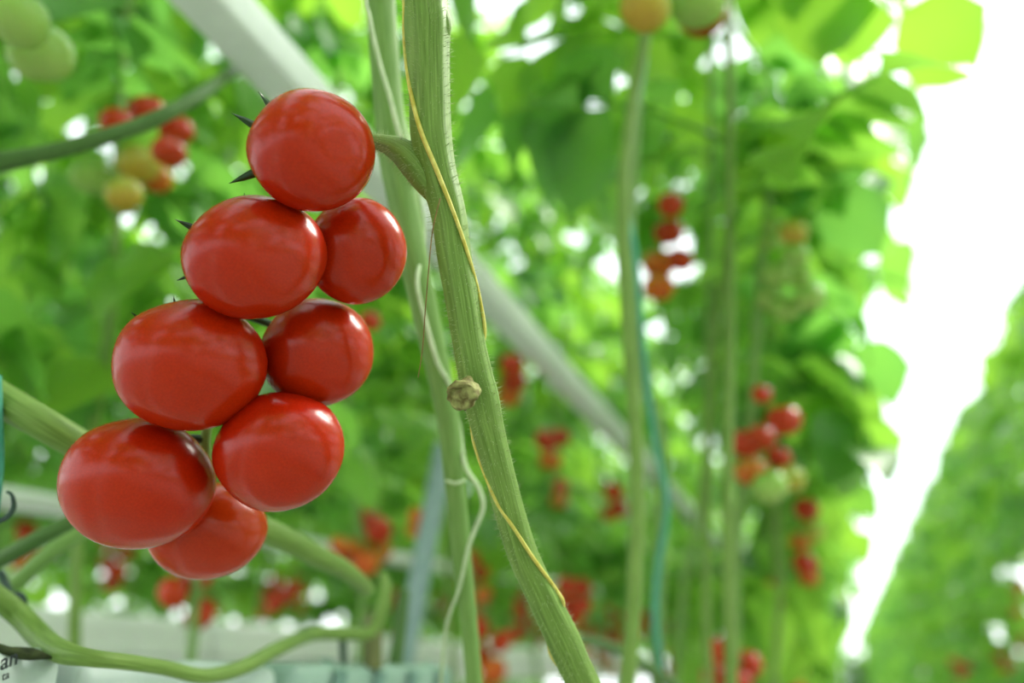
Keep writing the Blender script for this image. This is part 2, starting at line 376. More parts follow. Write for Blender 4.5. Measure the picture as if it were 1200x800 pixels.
# fine stem hairs, uncountable
rnd = random.Random(5); hv, hf = [], []
pts = catmull(main_path, 6); pts2 = catmull(pp([(500, 208, .425, 19), (486, 190, .427, 19), (469, 176, .430, 15), (452, 169, .436, 10.5), (438, 166, .446, 8.5)]), 6)
for src, n in ((pts, 4400), (pts2, 420)):
    for k in range(n):
        i = rnd.randrange(len(src)-1); a, b = Vector(src[i][:3]), Vector(src[i+1][:3]); t = (b-a).normalized(); u = t.orthogonal().normalized(); v = t.cross(u)
        an = rnd.uniform(0, 6.283); d = u*math.cos(an)+v*math.sin(an); p = a.lerp(b, rnd.random())+d*src[i][3]*0.98
        L = rnd.uniform(.0012, .0042)*(1.0 if k % 4 else 1.2); tip = p+(d+t*rnd.uniform(-.5, .3)+Vector((0, 0, -.15))+v*rnd.uniform(-.2, .2)).normalized()*L
        wv_ = 0.00011; s = (tip-p).orthogonal().normalized(); s2 = (tip-p).normalized().cross(s); b0 = len(hv)
        hv += [p+s*wv_, p-s*wv_*.5+s2*wv_, p-s*wv_*.5-s2*wv_, tip]; hf += [(b0, b0+1, b0+3), (b0+1, b0+2, b0+3), (b0+2, b0, b0+3)]
tag(mesh_obj('stem_hairs', hv, hf, 'hair', mv), kind='stuff')

# yellow twine wound round the main stem
def side(y, x, s):                              # s: offset across stem -1..1, depth on the stem's front surface
    k = [(a, b, c) for a, b, c in MS]
    for (ya, xa, ha), (yb, xb, hb) in zip(k[:-1], k[1:]):
        if ya <= y <= yb:
            f_ = (y-ya)/(yb-ya); return xa+(xb-xa)*f_, ha+(hb-ha)*f_
    return k[-1][1], k[-1][2]
def tw(y, x, back=False, h=2.3):
    cx, hw = side(y, x, 0); s = max(-1.0, min(1.0, (x-cx)/(hw*1.04))); dd = math.sqrt(max(0, 1-s*s))*hw*1.10*md(y)/FPX
    return (x, y, md(y)+(dd if back else -dd-.0004), h)
tws = [tw(-650, 448), tw(-480, 488), tw(-400, 500), tw(-300, 513), tw(-240, 516, True), tw(-150, 480, True), tw(-50, 470), tw(0, 473.5), tw(50, 474), tw(100, 480, h=2.6), tw(150, 492, h=2.8), tw(200, 512, h=2.9), tw(250, 532), tw(290, 546, h=2.2), tw(330, 558, h=1.8), tw(355, 563.5, h=1.8), tw(390, 568, True), tw(420, 560, True), tw(450, 552, True), tw(480, 552, True), tw(510, 554, True),
       tw(530, 559), tw(555, 568), tw(590, 583), tw(620, 603, h=2.2), tw(645, 619), tw(665, 633), tw(690, 651), tw(710, 660, True), tw(740, 645, True), tw(765, 645, True), tw(785, 658), tw(805, 670), tw(840, 690)]
tag(tube('yellow_twine', pp(tws), 'twine', seg=8, sub=6), 'thin yellow twine wound around the thick stem in focus', 'twine')
tag(tube('tendril', pp([(516, 232, .405, .8), (507, 270, .405, .8), (502, 320, .406, .75), (498, 370, .408, .7), (495, 410, .409, .7), (490, 442, .411, .6)]), 'tendril', mv, seg=5, sub=5), 'dry brown hair-thin tendril')

# ------------------------------------------------------------------ second vine, just behind
sv = empty('tomato_vine', P(556, 830, .60)); tag(sv, 'slimmer pale green vine stem standing right behind the twine-wound stem', 'vine')
tube('stem', pp([(405, -700, .56, 15), (425, -350, .56, 16), (443, -60, .56, 17), (446, 0, .56, 17), (450, 60, .56, 17), (455, 120, .56, 17), (462, 180, .56, 18.5), (473, 240, .56, 17.5), (484, 300, .56, 16.5), (497, 360, .565, 15.5), (508, 410, .57, 14.5), (518, 455, .575, 14), (526, 500, .58, 13), (532, 560, .585, 12), (539, 630, .59, 11.5), (546, 700, .60, 10.5), (553, 770, .605, 10), (558, 840, .61, 10)]), 'palestem', sv, seg=20, sub=5, ridge=0.05, nr=5)
tag(tube('pale_twine', pp([(405, -690, .535, 2), (436, -300, .535, 2.2), (428, -30, .535, 2.2), (433, 20, .535, 2.4), (444, 70, .537, 2.6), (457, 115, .538, 2.8), (466, 150, .54, 3.0), (478, 190, .545, 2.6), (492, 235, .566, 2.2), (497, 280, .57, 2.2), (489, 330, .545, 2.5), (500, 380, .546, 2.8), (513, 425, .55, 3), (527, 452, .57, 2.6), (538, 500, .585, 2.5), (545, 545, .578, 2.8), (561, 572, .575, 3), (566, 595, .576, 2.8), (556, 622, .578, 2.6), (548, 645, .58, 2.4), (538, 690, .59, 2), (522, 740, .61, 2), (515, 830, .64, 2)]), 'paletwine', seg=8, sub=5),
    'pale green twine twisted loosely around the slimmer vine stem', 'twine')
tube('tie', pp([(523, 563, .577, 1.8), (534, 566, .571, 1.8), (545, 562, .577, 1.8)]), 'paletwine', sv, seg=6, sub=4)

# ------------------------------------------------------------------ support bar, pipe and post
BX = P(250, 0, .88); bx_, bz_ = BX.x, BX.z
bar = tag(bevel_box('support_bar', (bx_-.026, bx_+.026, -0.6, 26, bz_-.024, bz_+.024), 'white', bev=.006, seg=2), 'long straight white metal bar running up behind the ripe cluster', 'bar')
def on_plane(px, py, X):                        # point of the pixel's ray on the vertical plane x = X
    q = P(px, py, 1.0)-CAM; return CAM+q*(X/q.x)
a, b = on_plane(-40, 576, -1.45), on_plane(640, 682, -1.45)
dirv = (b-a)
tag(tube('pipe', [(*(a-dirv*.3), .021), (*(b+dirv*.9), .021)], 'white', seg=12, sub=1), 'thin white pipe low in the blurred row behind the lowest tomatoes', 'pipe')
tag(tube('post', [(*P(522, 520, 1.48), .019), (*P(468, 800, 1.42), .018), (*P(430, 1000, 1.40), .018)], 'grey', seg=12, sub=1), 'slanting grey post behind the slimmer vine', 'post')

# ------------------------------------------------------------------ leaves and background plants
def leaflet(vs, fs, o, d, n, L, W, rnd, droop):
    # o base, d direction, n normal; lobed edge, folded along the midrib
    t = d.cross(n).normalized(); m = 6; b0 = len(vs); fold = rnd.uniform(.15, .4)
    prof = [0.10, 0.62, 0.95, 0.80, 0.46, 0.0]
    for q in range(m):
        s = q/(m-1); wd = W*prof[q]*rnd.uniform(.82, 1.18); c = o+d*(L*s)-n*(droop*L*s*s)
        up = n*(fold*wd)
        fw = d*(L*.06*rnd.uniform(-.5, 1.5))
        if q == m-1: vs += [c, c, c]
        else: vs += [c-t*wd+up+fw, c, c+t*wd+up+fw]
    for q in range(m-1):
        i = b0+q*3
        if q == m-2: fs += [(i, i+1, i+4), (i+1, i+2, i+4)]
        else: fs += [(i, i+1, i+4, i+3), (i+1, i+2, i+5, i+4)]
def leaf_mesh(seed):
    rnd = random.Random(seed); vs, fs = [], []; L = 0.36
    n = 12; axis = []; droop = rnd.uniform(.35, .8); ang = rnd.uniform(.15, .45); p = Vector((0, 0, 0))
    for k in range(n+1):
        axis.append(p.copy()); a = ang-droop*2.0*(k/n)**1.3; p = p+Vector((math.cos(a), 0.06*math.sin(k*.7+seed), math.sin(a)))*(L/n)
    tv, tf, _ = tube_geo([(*axis[k], .0034*(1-.7*k/n)+.0006) for k in range(0, n+1, 2)], seg=4, sub=1)
    vs += tv; fs += tf
    for t_, sz in ((.28, .085), (.40, .05), (.52, .125), (.63, .06), (.74, .125), (.87, .095)):
        i = int(t_*n); c = axis[i]; tg = (axis[min(i+1, n)]-axis[i-1]).normalized(); nn = Vector((-tg.z, 0, tg.x)).normalized()
        for sgn in (-1, 1):
            a = rnd.uniform(.75, 1.2); d = (tg*math.cos(a)+Vector((0, sgn, 0))*math.sin(a)-nn*rnd.uniform(.0, .5)).normalized()
            n2 = (nn-d*nn.dot(d)).normalized()
            Ls = sz*rnd.uniform(.85, 1.25); leaflet(vs, fs, c+d*.006, d, n2, Ls, Ls*.46, rnd, rnd.uniform(.2, .7))
    tg = (axis[n]-axis[n-1]).normalized(); nn = Vector((-tg.z, 0, tg.x)).normalized()
    leaflet(vs, fs, axis[n], tg, nn, .14, .065, rnd, .4)
    me = bpy.data.meshes.new('leaf'); me.from_pydata([tuple(v) for v in vs], [], fs); me.materials.append(M['leaf'])
    me.polygons.foreach_set('use_smooth', [True]*len(me.polygons)); me.update()
    return me
LEAVES = [leaf_mesh(11+k*5) for k in range(6)]
LSAMP = [[Vector(v.co) for v in me.vertices][::4]+[Vector(p.center) for p in me.polygons][24::3] for me in LEAVES]
barz = bz_-EYE
def bar_px(y):                                  # image line of the bar's axis
    return proj(Vector((bx_, y, bz_)))
BARP = [bar_px(0.62+0.25*k) for k in range(24)]
# fruit that must stay in sight: (px, py, radius, depth)
CLEAR = [(160, 180, 72, 1.2), (783, 290, 60, 1.5), (897, 525, 64, 1.45), (925, 315, 78, 1.5), (790, 10, 80, 1.2), (670, 702, 38, 2.2), (858, 775, 42, 1.6), (598, 445, 32, 1.95), (645, 525, 32, 2.1), (720, 588, 26, 2.4), (945, 635, 50, 2.0), (45, 45, 70, .9), (1125, 784, 16, 6.1), (1176, 777, 16, 6.1), (1192, 700, 26, 6.1), (490, 612, 22, 1.8), (404, 643, 24, 1.8), (333, 697, 24, 1.85)]
def leaf_ok(me_i, mw, line):
    for q in LSAMP[me_i]:
        p = mw @ q; x, y, d = proj(p)
        if d < 0.05 and line == 'A': continue
        if line == 'A' and p.x > (.30*(p.z-EYE) if p.z > EYE else 0)+.04: return False
        if line == 'E' and p.x < .57*(p.z-EYE) : return False
        if p.z < ZMIN[line]: return False
        if (p-CAM).length < .3: return False
        if -60 < x < 1260 and -60 < y < 860 and d > 0:
            if d < .66: return False
            for bx2, by2, bd in BARP:
                if abs(y-by2) < 130 and d < bd+.05:
                    # distance from the bar's line in the picture
                    if abs((x-250)*0.737-(y)*0.675) < 34+0 and y < 640: return False
                    break
            for cx, cy2, rr, dd in CLEAR:
                if d < dd and (x-cx)**2+(y-cy2)**2 < rr*rr: return False
    return True
ZMIN = {'A': .55, 'B': 1.22, 'C': 1.36, 'D': 1.22, 'F': .55, 'G': .2, 'E': .55}      # leaves are stripped below the ripening fruit
def stem_variant(seed, lean):
    rnd = random.Random(seed); pts = []
    for k in range(9):
        z = 0.06+k*(2.9/8)
        pts.append((lean*(z-1.0)+rnd.uniform(-.02, .02), rnd.uniform(-.03, .03), z, .0085-.0003*k))
    return pts
STEMS = {}
def plant_stem(seed, lean, mat):
    key = (seed, lean, mat)
    if key not in STEMS:
        pts = stem_variant(seed, lean); vs, fs, uv = tube_geo(pts, seg=8, sub=4)
        me = bpy.data.meshes.new('stem'); me.from_pydata([tuple(v) for v in vs], [], fs); me.polygons.foreach_set('use_smooth', [True]*len(me.polygons))
        ul = me.uv_layers.new(name='UVMap')
        for lp in me.loops: ul.data[lp.index].uv = uv[lp.vertex_index]
        me.materials.append(M[mat]); me.update(); STEMS[key] = (me, catmull(pts, 8))
    return STEMS[key]
def child(name, me, parent, mw):
    o = bpy.data.objects.new(name, me); col.objects.link(o); o.parent = parent
    o.matrix_basis = parent.matrix_world.inverted() @ mw
    return o
SMALL = {}
def small_mesh(mat, k):
    key = (mat, k)
    if key not in SMALL:
        vs, fs = tomato_geo(50+k, 18, 12)
        me = bpy.data.meshes.new('tomato'); me.from_pydata([tuple(v) for v in vs], [], fs); me.polygons.foreach_set('use_smooth', [True]*len(me.polygons)); me.materials.append(M[mat]); SMALL[key] = me
    return SMALL[key]
cv, cf = calyx_geo(1, .85, 4, .25); CALYX = bpy.data.meshes.new('calyx'); CALYX.from_pydata([tuple(q) for q in cv], [], cf); CALYX.materials.append(M['calyx'])
n_tom = 0
def tomato(c, r, mat, axis, label, group, calyx=True):
    global n_tom; n_tom += 1
    o = bpy.data.objects.new('tomato', small_mesh(mat, n_tom % 3)); col.objects.link(o)
    mw = Matrix.Translation(c) @ axis.to_track_quat('Z', 'Y').to_matrix().to_4x4() @ Matrix.Diagonal((r, r, r, 1))
    o.matrix_world = mw; tag(o, label, 'tomato', group)
    if calyx:
        child('calyx', CALYX, o, mw @ Matrix.Translation((0, 0, .70)))
    return o
rnd = random.Random(21)
n_leaf = 0
def plant(x0, y, lean, line, label, group, seed, zlo=1.25, zhi=2.85, nl=15, scale=1.0, teal=False):
    global n_leaf
    base = Vector((x0, y, 0.06)); e = empty('tomato_plant', base); tag(e, label, 'plant', group)
    me, path = plant_stem(seed % 5, round(lean, 3), 'stem' if line == 'A' else ('palestem' if seed % 3 else 'stem'))
    child('stem', me, e, Matrix.Translation((x0, y, 0)))
    an = rnd.uniform(0, 6.28)
    for k in range(nl):
        z = zlo+(zhi-zlo)*(k+rnd.uniform(-.3, .3))/nl
        pt = min(path, key=lambda p: abs(p[2]-z)); o = Vector((x0+pt[0], y+pt[1], pt[2]))
        for tr in range(5):
            an += 2.4 if tr == 0 else rnd.uniform(.7, 2.0)
            mi = rnd.randrange(len(LEAVES)); s = scale*rnd.uniform(.8, 1.15)
            mw = Matrix.Translation(o) @ Matrix.Rotation(an, 4, 'Z') @ Matrix.Rotation(rnd.uniform(-.3, .35), 4, 'Y') @ Matrix.Rotation(rnd.uniform(-.4, .4), 4, 'X') @ Matrix.Scale(s, 4)
            if leaf_ok(mi, mw, line):
                child('leaf', LEAVES[mi], e, mw); n_leaf += 1; break
    return e
def truss(e, top, n, r, kinds, label, group, drop=.062, calyx=True, seed=0):
    # fruit hanging in two ranks below a truss stalk that belongs to the plant
    rr = random.Random(seed); pts = [(*top, .003)]
    for k in range(n+1): pts.append((top.x+rr.uniform(-.008, .008), top.y+rr.uniform(-.008, .008), top.z-.02-k*drop*.5, .0025))
    if e is not None:
        vs, fs, uv = tube_geo(pts, seg=5, sub=2); mesh_obj('truss_stalk', vs, fs, 'stem', e, True, uv)
    for k in range(n):
        a = k*2.7+seed; d = Vector((math.cos(a), math.sin(a), 0)); c = top+Vector((0, 0, -.03-k*drop*.5))+d*(r*.95)
        tomato(c, r*rr.uniform(.9, 1.08), kinds[min(k*len(kinds)//n, len(kinds)-1)], (-d+Vector((0, 0, .6))).normalized(), label, group, calyx)

LINES = [
 # name, x at eye level, lean, y positions, lowest leaf, top, leaves, leaf scale
 ('A', -.15, .10, [.80+.36*k for k in range(7)], 1.20, 2.9, 22, 1.0, 'leafy tomato plant continuing the aisle row unseen behind the camera, added to block sky reflections', 'plants of the row beside the aisle'),
 ('A', -.15, .10, [-5.0+.6*k for k in range(9)], 1.2, 2.9, 18, 1.0, 'leafy tomato plant continuing the aisle row unseen behind the camera, added to block sky reflections', 'plants of the row beside the aisle'),  # row continued out of view, added to keep sky reflections off the fruit
 ('A', -.24, .12, [3.4+.38*k for k in range(14)], .85, 2.9, 26, 1.1, 'leafy tomato plant continuing the aisle row unseen behind the camera, added to block sky reflections', 'plants of the row beside the aisle'),
 ('A', -.30, .12, [8.8+.8*k for k in range(34)], .70, 2.95, 20, 1.5, 'leafy tomato plant continuing the aisle row unseen behind the camera, added to block sky reflections', 'plants of the row beside the aisle'),
 ('B', -.88, -.10, [-1.7+.36*k for k in range(22)]+[6.3+.5*k for k in range(14)], 1.36, 3.3, 29, .88, 'leafy tomato plant in the blurred line just behind the white bar', 'plants behind the white bar'),
 ('C', -2.2, .10, [.6+.42*k for k in range(20)]+[9.1+.6*k for k in range(10)], 1.45, 3.4, 34, .95, 'leafy tomato plant in the blurred row behind the thin white pipe', 'plants behind the white pipe'),
 ('D', -2.9, -.10, [1.0+.50*k for k in range(20)]+[11.1+.7*k for k in range(9)], 1.32, 3.5, 29, 1.05, 'leafy tomato plant in the dense blurred line behind the white pipe row', 'plants of the dense line'),
 ('F', -4.6, 0.0, [1.5+.65*k for k in range(20)], 0.72, 3.6, 38, 1.25, 'large leafy tomato plant deep in the farthest blurred row', 'plants of the farthest row'),
 ('G', .25, .12, [30.0+.01*k for k in range(6)], .5, 1.7, 14, 1.5, 'leafy tomato plant closing off the far end of the bright aisle', 'plants at the far end of the aisle'),
 ('E', 1.28, -.05, [-5.2+.6*k for k in range(14)], .75, 2.4, 16, 1.3, 'leafy tomato plant unseen across the near aisle, added to darken reflections on the fruit', 'plants across the aisle'),  # unseen near stretch, added for darker reflections, kept low to admit side light
 ('E', 1.28, -.05, [3.2+.40*k for k in range(28)], .75, 3.25, 25, 1.1, 'leafy tomato plant unseen across the near aisle, added to darken reflections on the fruit', 'plants across the aisle'),
 ('E', 1.28, -.05, [14.6+.9*k for k in range(23)], .75, 3.2, 20, 1.5, 'leafy tomato plant unseen across the near aisle, added to darken reflections on the fruit', 'plants across the aisle'),
]
plants = {}
seed = 0
for line, x0, lean, ys, zlo, zhi, nl, lsc, label, group in LINES:
    for k, y in enumerate(ys):
        seed += 1
        e = plant((x0 if line != 'G' else -.1+.28*k)+rnd.uniform(-.06, .06), y+rnd.uniform(-.06, .06), lean, line, label, group, seed, zlo, zhi, nl, lsc)
        plants.setdefault(line, []).append(e)

# ---- fruit clusters placed where the photograph shows them
def spot(px, py, d, rpx, mat, label, group, axis=(0, .7, .5), calyx=True):
    return tomato(P(px, py, d), rpx*d/FPX, mat, cam_dir(axis), label, group, calyx)
def cluster(items, d, label, group, calyx=True, jit=.02, seed=0):
    rr = random.Random(seed)
    for k, (px, py, rp, mat) in enumerate(items):
        spot(px, py, d+(k % 3-1)*jit*1.6, rp, mat, label[k] if isinstance(label, list) else label, group, (rr.uniform(-.5, .5), .8, rr.uniform(-.2, .6)), calyx)
cluster([(137, 145, 20, 'farred'), (172, 130, 21, 'farred'), (207, 153, 20, 'farred'), (198, 178, 21, 'farred'), (162, 192, 25, 'yellow'), (183, 208, 20, 'orange'), (145, 228, 22, 'yellow'), (108, 206, 25, 'green')], 1.12,
        ['red tomato in the half ripe cluster under the slanting leaf stalk']*4+['yellowing tomato in the half ripe cluster under the slanting leaf stalk', 'orange tomato in the half ripe cluster under the slanting leaf stalk', 'yellowing tomato in the half ripe cluster under the slanting leaf stalk', 'green tomato in the half ripe cluster under the slanting leaf stalk'], 'half ripe tomatoes under the leaf stalk', jit=.03)
cluster([(22, 22, 36, 'green'), (48, 62, 38, 'green')], .80, 'large unripe green tomato in the upper leaves above the half ripe cluster', 'green tomatoes in the upper leaves', jit=.05)
cluster([(786, 240, 16, 'farred'), (784, 272, 18, 'redorange'), (772, 309, 20, 'orange'), (797, 304, 16, 'redorange'), (772, 336, 19, 'orange')], 1.45, 'orange-red tomato in the short chain hanging beside the teal-stringed vine', 'orange-red chain of tomatoes', jit=.025)
cluster([(756, 8, 31, 'yellow'), (818, 4, 33, 'green'), (822, 16, 30, 'redorange')], 1.02, ['yellowish tomato at the very top of the teal-stringed vine', 'pale green tomato in front of an orange one at the top of the blurred vines', 'orange tomato peeping out below a pale green one'], 'fruit high on the teal-stringed vine', jit=.06)
cluster([(893, 462, 12, 'farred'), (918, 492, 21, 'farred'), (875, 519, 20, 'farred'), (893, 512, 17, 'redorange'), (880, 552, 19, 'orange'), (913, 536, 15, 'redorange'), (902, 570, 22, 'green'), (927, 560, 18, 'yellow')], 1.36,
        ['red tomato in the mixed red and green cluster hanging before the bright aisle']*4+['orange tomato in the mixed red and green cluster before the bright aisle', 'red tomato in the mixed red and green cluster hanging before the bright aisle', 'green tomato at the foot of the mixed red and green cluster', 'yellow-green tomato at the foot of the mixed red and green cluster'], 'mixed cluster before the aisle', jit=.03)
cluster([(930, 272, 17, 'yellow'), (907, 262, 13, 'green'), (904, 282, 14, 'green'), (932, 298, 16, 'green'), (910, 320, 18, 'green'), (934, 322, 17, 'green'), (948, 348, 19, 'green'), (920, 360, 19, 'green'), (903, 350, 16, 'green')], 1.36, 'unripe green tomato in the all green cluster above the mixed one', 'all green cluster', jit=.03)
cluster([(945, 596, 15, 'redorange'), (950, 622, 15, 'yellow'), (938, 634, 13, 'orange'), (944, 660, 15, 'farred'), (948, 676, 12, 'orange')], 1.9, 'tomato in the long narrow cluster below the mixed one', 'narrow cluster below the mixed one', jit=.03)
cluster([(907, 684, 11, 'farred'), (908, 702, 11, 'farred')], 2.2, 'small dark red tomato low beside the end of the white bar', 'red pair at the end of the bar')
cluster([(664, 686, 12, 'farred'), (681, 688, 12, 'farred'), (662, 706, 13, 'farred'), (682, 708, 12, 'farred'), (671, 722, 13, 'farred')], 2.1, 'deep red tomato in the tight bunch beside the lower thick stem', 'tight red bunch', jit=.03)
cluster([(845, 763, 18, 'farred'), (876, 778, 18, 'farred'), (838, 792, 17, 'farred'), (866, 798, 16, 'farred')], 1.5, 'shiny red tomato in the bunch cut by the lower picture edge', 'low red bunch', jit=.03)
cluster([(600, 428, 15, 'farred'), (602, 447, 15, 'redorange'), (596, 464, 14, 'orange')], 1.85, 'orange-red tomato in the small chain just under the white bar', 'small chain under the bar', jit=.03)
cluster([(640, 516, 14, 'redorange'), (655, 512, 13, 'redorange'), (645, 538, 14, 'orange')], 2.0, 'orange-red tomato in the small bunch below the bar, one chain further along', 'small bunch below the bar', jit=.03)
cluster([(719, 576, 12, 'farred'), (724, 596, 12, 'redorange'), (714, 602, 10, 'orange')], 2.3, 'orange-red tomato in the curved chain below the white bar', 'curved chain below the bar', jit=.03)
cluster([(657, 570, 10, 'redorange'), (655, 586, 11, 'orange')], 2.4, 'dull orange tomato hanging under the small orange-red bunch', 'dull orange pair', jit=.03)
cluster([(490, 605, 12, 'orange'), (487, 620, 11, 'orange')], 1.7, 'orange tomato beside the slimmer vine above the slanting post', 'orange pair by the slimmer vine', jit=.03)
cluster([(434, 376, 13, 'farred')], 1.3, 'small red tomato peeping out behind the ripe cluster', 'red fruit behind the cluster')
cluster([(322, 708, 10, 'farred'), (334, 697, 11, 'farred'), (344, 688, 10, 'redorange')], 1.75, 'red tomato in the slanting row of three below the ripe cluster', 'slanting three below the cluster', jit=.02)
cluster([(398, 638, 12, 'orange'), (412, 640, 11, 'orange'), (404, 650, 10, 'redorange')], 1.7, 'orange tomato in the little bunch right of the lowest hero fruit'.replace('right of the lowest hero fruit', 'under the white pipe'), 'orange bunch under the pipe', jit=.02)

cluster([(1118, 776, 6.5, 'farred'), (1131, 783, 6.5, 'farred'), (1125, 792, 6, 'redorange'), (1172, 770, 6.5, 'farred'), (1179, 783, 6.5, 'farred'), (1190, 716, 6.5, 'farred'), (1196, 684, 6.5, 'redorange'), (1192, 694, 6, 'redorange')], 6.0, 'tiny blurred red tomato in the row across the bright aisle', 'fruit of row line across the aisle', calyx=False, jit=.03)

# ---- random small trusses in the fruiting zone of the background plants
rt = random.Random(8); ntr = 0
for line, every, cap in (('B', 1, 14), ('C', 1, 20), ('D', 1, 16), ('A', 2, 8), ('E', 2, 12)):
    cnt = 0
    for k, e in enumerate(plants[line]):
        if cnt >= cap or k % every: continue
        lo, hi = {'A': (1.0, 1.3), 'B': (1.08, 1.36), 'C': (1.22, 1.58), 'D': (1.25, 1.65), 'E': (1.0, 1.4)}[line]
        top = Vector((e.location.x+rt.uniform(-.06, .10), e.location.y+rt.uniform(-.08, .08), rt.uniform(lo, hi)))
        x, y, d = proj(top)
        if not (-30 < x < 1230 and 380 < y < 840) or d < 1.2: continue
        if line == 'A' and d < 2.5: continue
        cnt += 1; ntr += 1
        lab = {'A': 'small blurred red tomato low in the row beside the bright aisle', 'B': 'blurred orange-red tomato on the plants behind the white bar', 'C': 'blurred red tomato on the plants behind the white pipe', 'D': 'tiny blurred tomato deep in the farthest row', 'E': 'tiny blurred red tomato in the row across the bright aisle'}[line]
        truss(e, top, rt.choice((3, 4, 4, 5)), rt.uniform(.024, .031), rt.choice((['farred'], ['redorange', 'farred'], ['farred', 'orange'], ['farred', 'orange'], ['redorange', 'orange'])), lab, 'fruit of row line '+{'A': 'beside the aisle', 'B': 'behind the bar', 'C': 'behind the pipe', 'D': 'farthest away', 'E': 'across the aisle'}[line], calyx=False, seed=k)

# ---- vines that stand clear of the foliage, with their strings
def clear_vine(name, pts, mat, label, group=None):
    return tag(tube(name, pp(pts), mat, seg=12, sub=5, ridge=.04), label, 'vine', group)
clear_vine('vine', [(768, -500, 1.02, 5), (757, -40, 1.02, 5), (752, 60, 1.02, 5.5), (744, 160, 1.02, 6), (738, 260, 1.02, 7), (738, 340, 1.02, 8), (748, 410, 1.03, 8), (762, 470, 1.04, 8), (775, 530, 1.06, 7.5), (776, 600, 1.08, 7), (771, 700, 1.1, 8), (768, 850, 1.14, 8)], 'palestem', 'blurred green vine with teal twine crossing the white bar')
tag(tube('teal_twine', pp([(772, -490, 1.0, 3), (752, -40, 1.0, 3), (757, 60, 1.0, 3), (742, 140, 1.0, 3.4), (733, 230, 1.01, 3.4), (745, 300, 1.0, 3.4), (752, 380, 1.0, 3.2), (757, 440, 1.02, 3.4), (768, 520, 1.04, 3.4), (782, 590, 1.05, 3.4), (772, 660, 1.07, 3.6), (768, 730, 1.08, 4), (778, 800, 1.1, 4)]), 'teal', seg=8, sub=5), 'teal twine twisted along the blurred vine that crosses the white bar', 'twine')
clear_vine('vine', [(815, -400, 1.55, 4), (830, -30, 1.55, 4), (834, 120, 1.55, 4), (832, 260, 1.55, 4), (830, 400, 1.56, 4), (828, 520, 1.58, 4), (815, 620, 1.6, 4), (800, 700, 1.62, 4), (790, 830, 1.65, 4)], 'palestem', 'blurred pale vine hanging between the teal-stringed vine and the mixed cluster')
clear_vine('vine', [(905, 200, 1.42, 4), (892, 300, 1.42, 5), (886, 400, 1.42, 5), (880, 480, 1.43, 5.5), (872, 560, 1.44, 6.5), (862, 640, 1.45, 7), (860, 720, 1.47, 7), (862, 840, 1.5, 7)], 'palestem', 'blurred pale vine that carries the mixed red and green cluster')
clear_vine('vine', [(660, 745, .95, 6), (700, 752, 1.0, 6), (740, 770, 1.05, 6.5), (790, 805, 1.1, 7), (850, 850, 1.15, 7)], 'darkstem', 'dark bare vine drooping low behind the thick stem')
# slanting leaf stalk across the half ripe cluster
tag(tube('leaf_stalk', pp([(-60, 200, .70, 13), (0, 190, .71, 12), (60, 178, .72, 10), (110, 164, .73, 9.5), (165, 146, .75, 9.5), (205, 128, .77, 9), (240, 107, .82, 8), (275, 82, .98, 7), (330, 44, 1.15, 6)]), 'darkstem', seg=12, sub=5, ridge=.05), 'blurred dark green leaf stalk slanting across the half ripe cluster', 'stalk')
# lowered vines around the foot of the hero cluster
clear_vine('vine', [(-60, 432, .52, 20), (0, 466, .515, 20), (50, 495, .51, 19), (95, 521, .525, 18), (160, 556, .56, 16), (240, 592, .60, 15), (320, 624, .64, 14), (370, 650, .68, 13), (405, 668, .72, 11), (430, 690, .78, 9)], 'stem', 'thick green vine slanting in behind the largest tomato of the ripe cluster')
clear_vine('vine', [(-40, 676, .62, 10), (0, 656, .62, 10), (40, 634, .62, 10), (85, 610, .63, 9), (140, 575, .66, 8), (190, 540, .70, 7)], 'darkstem', 'dark green vine rising behind the largest tomato, above the vine with the hook')
clear_vine('vine', [(-40, 722, .70, 9), (10, 690, .70, 10), (50, 655, .70, 10), (90, 625, .71, 10), (150, 590, .74, 9)], 'palestem', 'pale green vine rising parallel under the dark one')
clear_vine('vine', [(-50, 672, .545, 13), (-5, 698, .55, 13), (25, 722, .555, 13), (50, 748, .535, 13.5), (72, 764, .49, 13), (105, 771, .475, 10), (150, 776, .495, 9), (195, 783, .525, 8.5), (240, 792, .555, 8.5), (285, 781, .60, 9), (325, 760, .66, 8.5), (365, 743, .77, 8), (400, 742, .80, 7.5), (434, 741, .82, 7), (447, 715, .83, 8), (452, 690, .84, 7), (448, 672, .85, 5)], 'stem', 'long green vine lying bent over the white growing bags')
clear_vine('vine', [(437, 720, .86, 10), (437, 750, .85, 11), (436, 784, .84, 12)], 'brownstem', 'short brown vine stump standing on the striped growing bag')
clear_vine('vine', [(474, 690, .93, 7), (468, 740, .92, 8), (462, 784, .91, 9)], 'darkstem', 'short green vine stump beside the brown one on the striped bag')
tag(tube('irrigation_peg', pp([(401, 736, .83, 4.5), (402, 760, .83, 4.5), (403, 786, .83, 3.5)]), 'black', seg=8, sub=2), 'black irrigation peg stuck into the striped growing bag', 'peg')
tag(tube('hook', pp([(0, 668, .60, 4), (7, 684, .60, 4.5), (14, 698, .595, 4), (22, 696, .59, 3.4), (28, 702, .59, 3.8), (26, 714, .59, 4), (17, 722, .59, 3.6), (8, 724, .595, 3)]), 'black', seg=8, sub=5), 'dark plastic vine hook over the long lying vine', 'hook')
tag(tube('vine_clip', pp([(-14, 616, .50, 3.5), (0, 610, .50, 3.4), (10, 604, .50, 3.2), (16, 593, .50, 3), (14, 580, .50, 2.2), (8, 576, .50, 1.5)]), 'black', seg=8, sub=5), 'dark curved vine clip under the teal rope', 'clip')
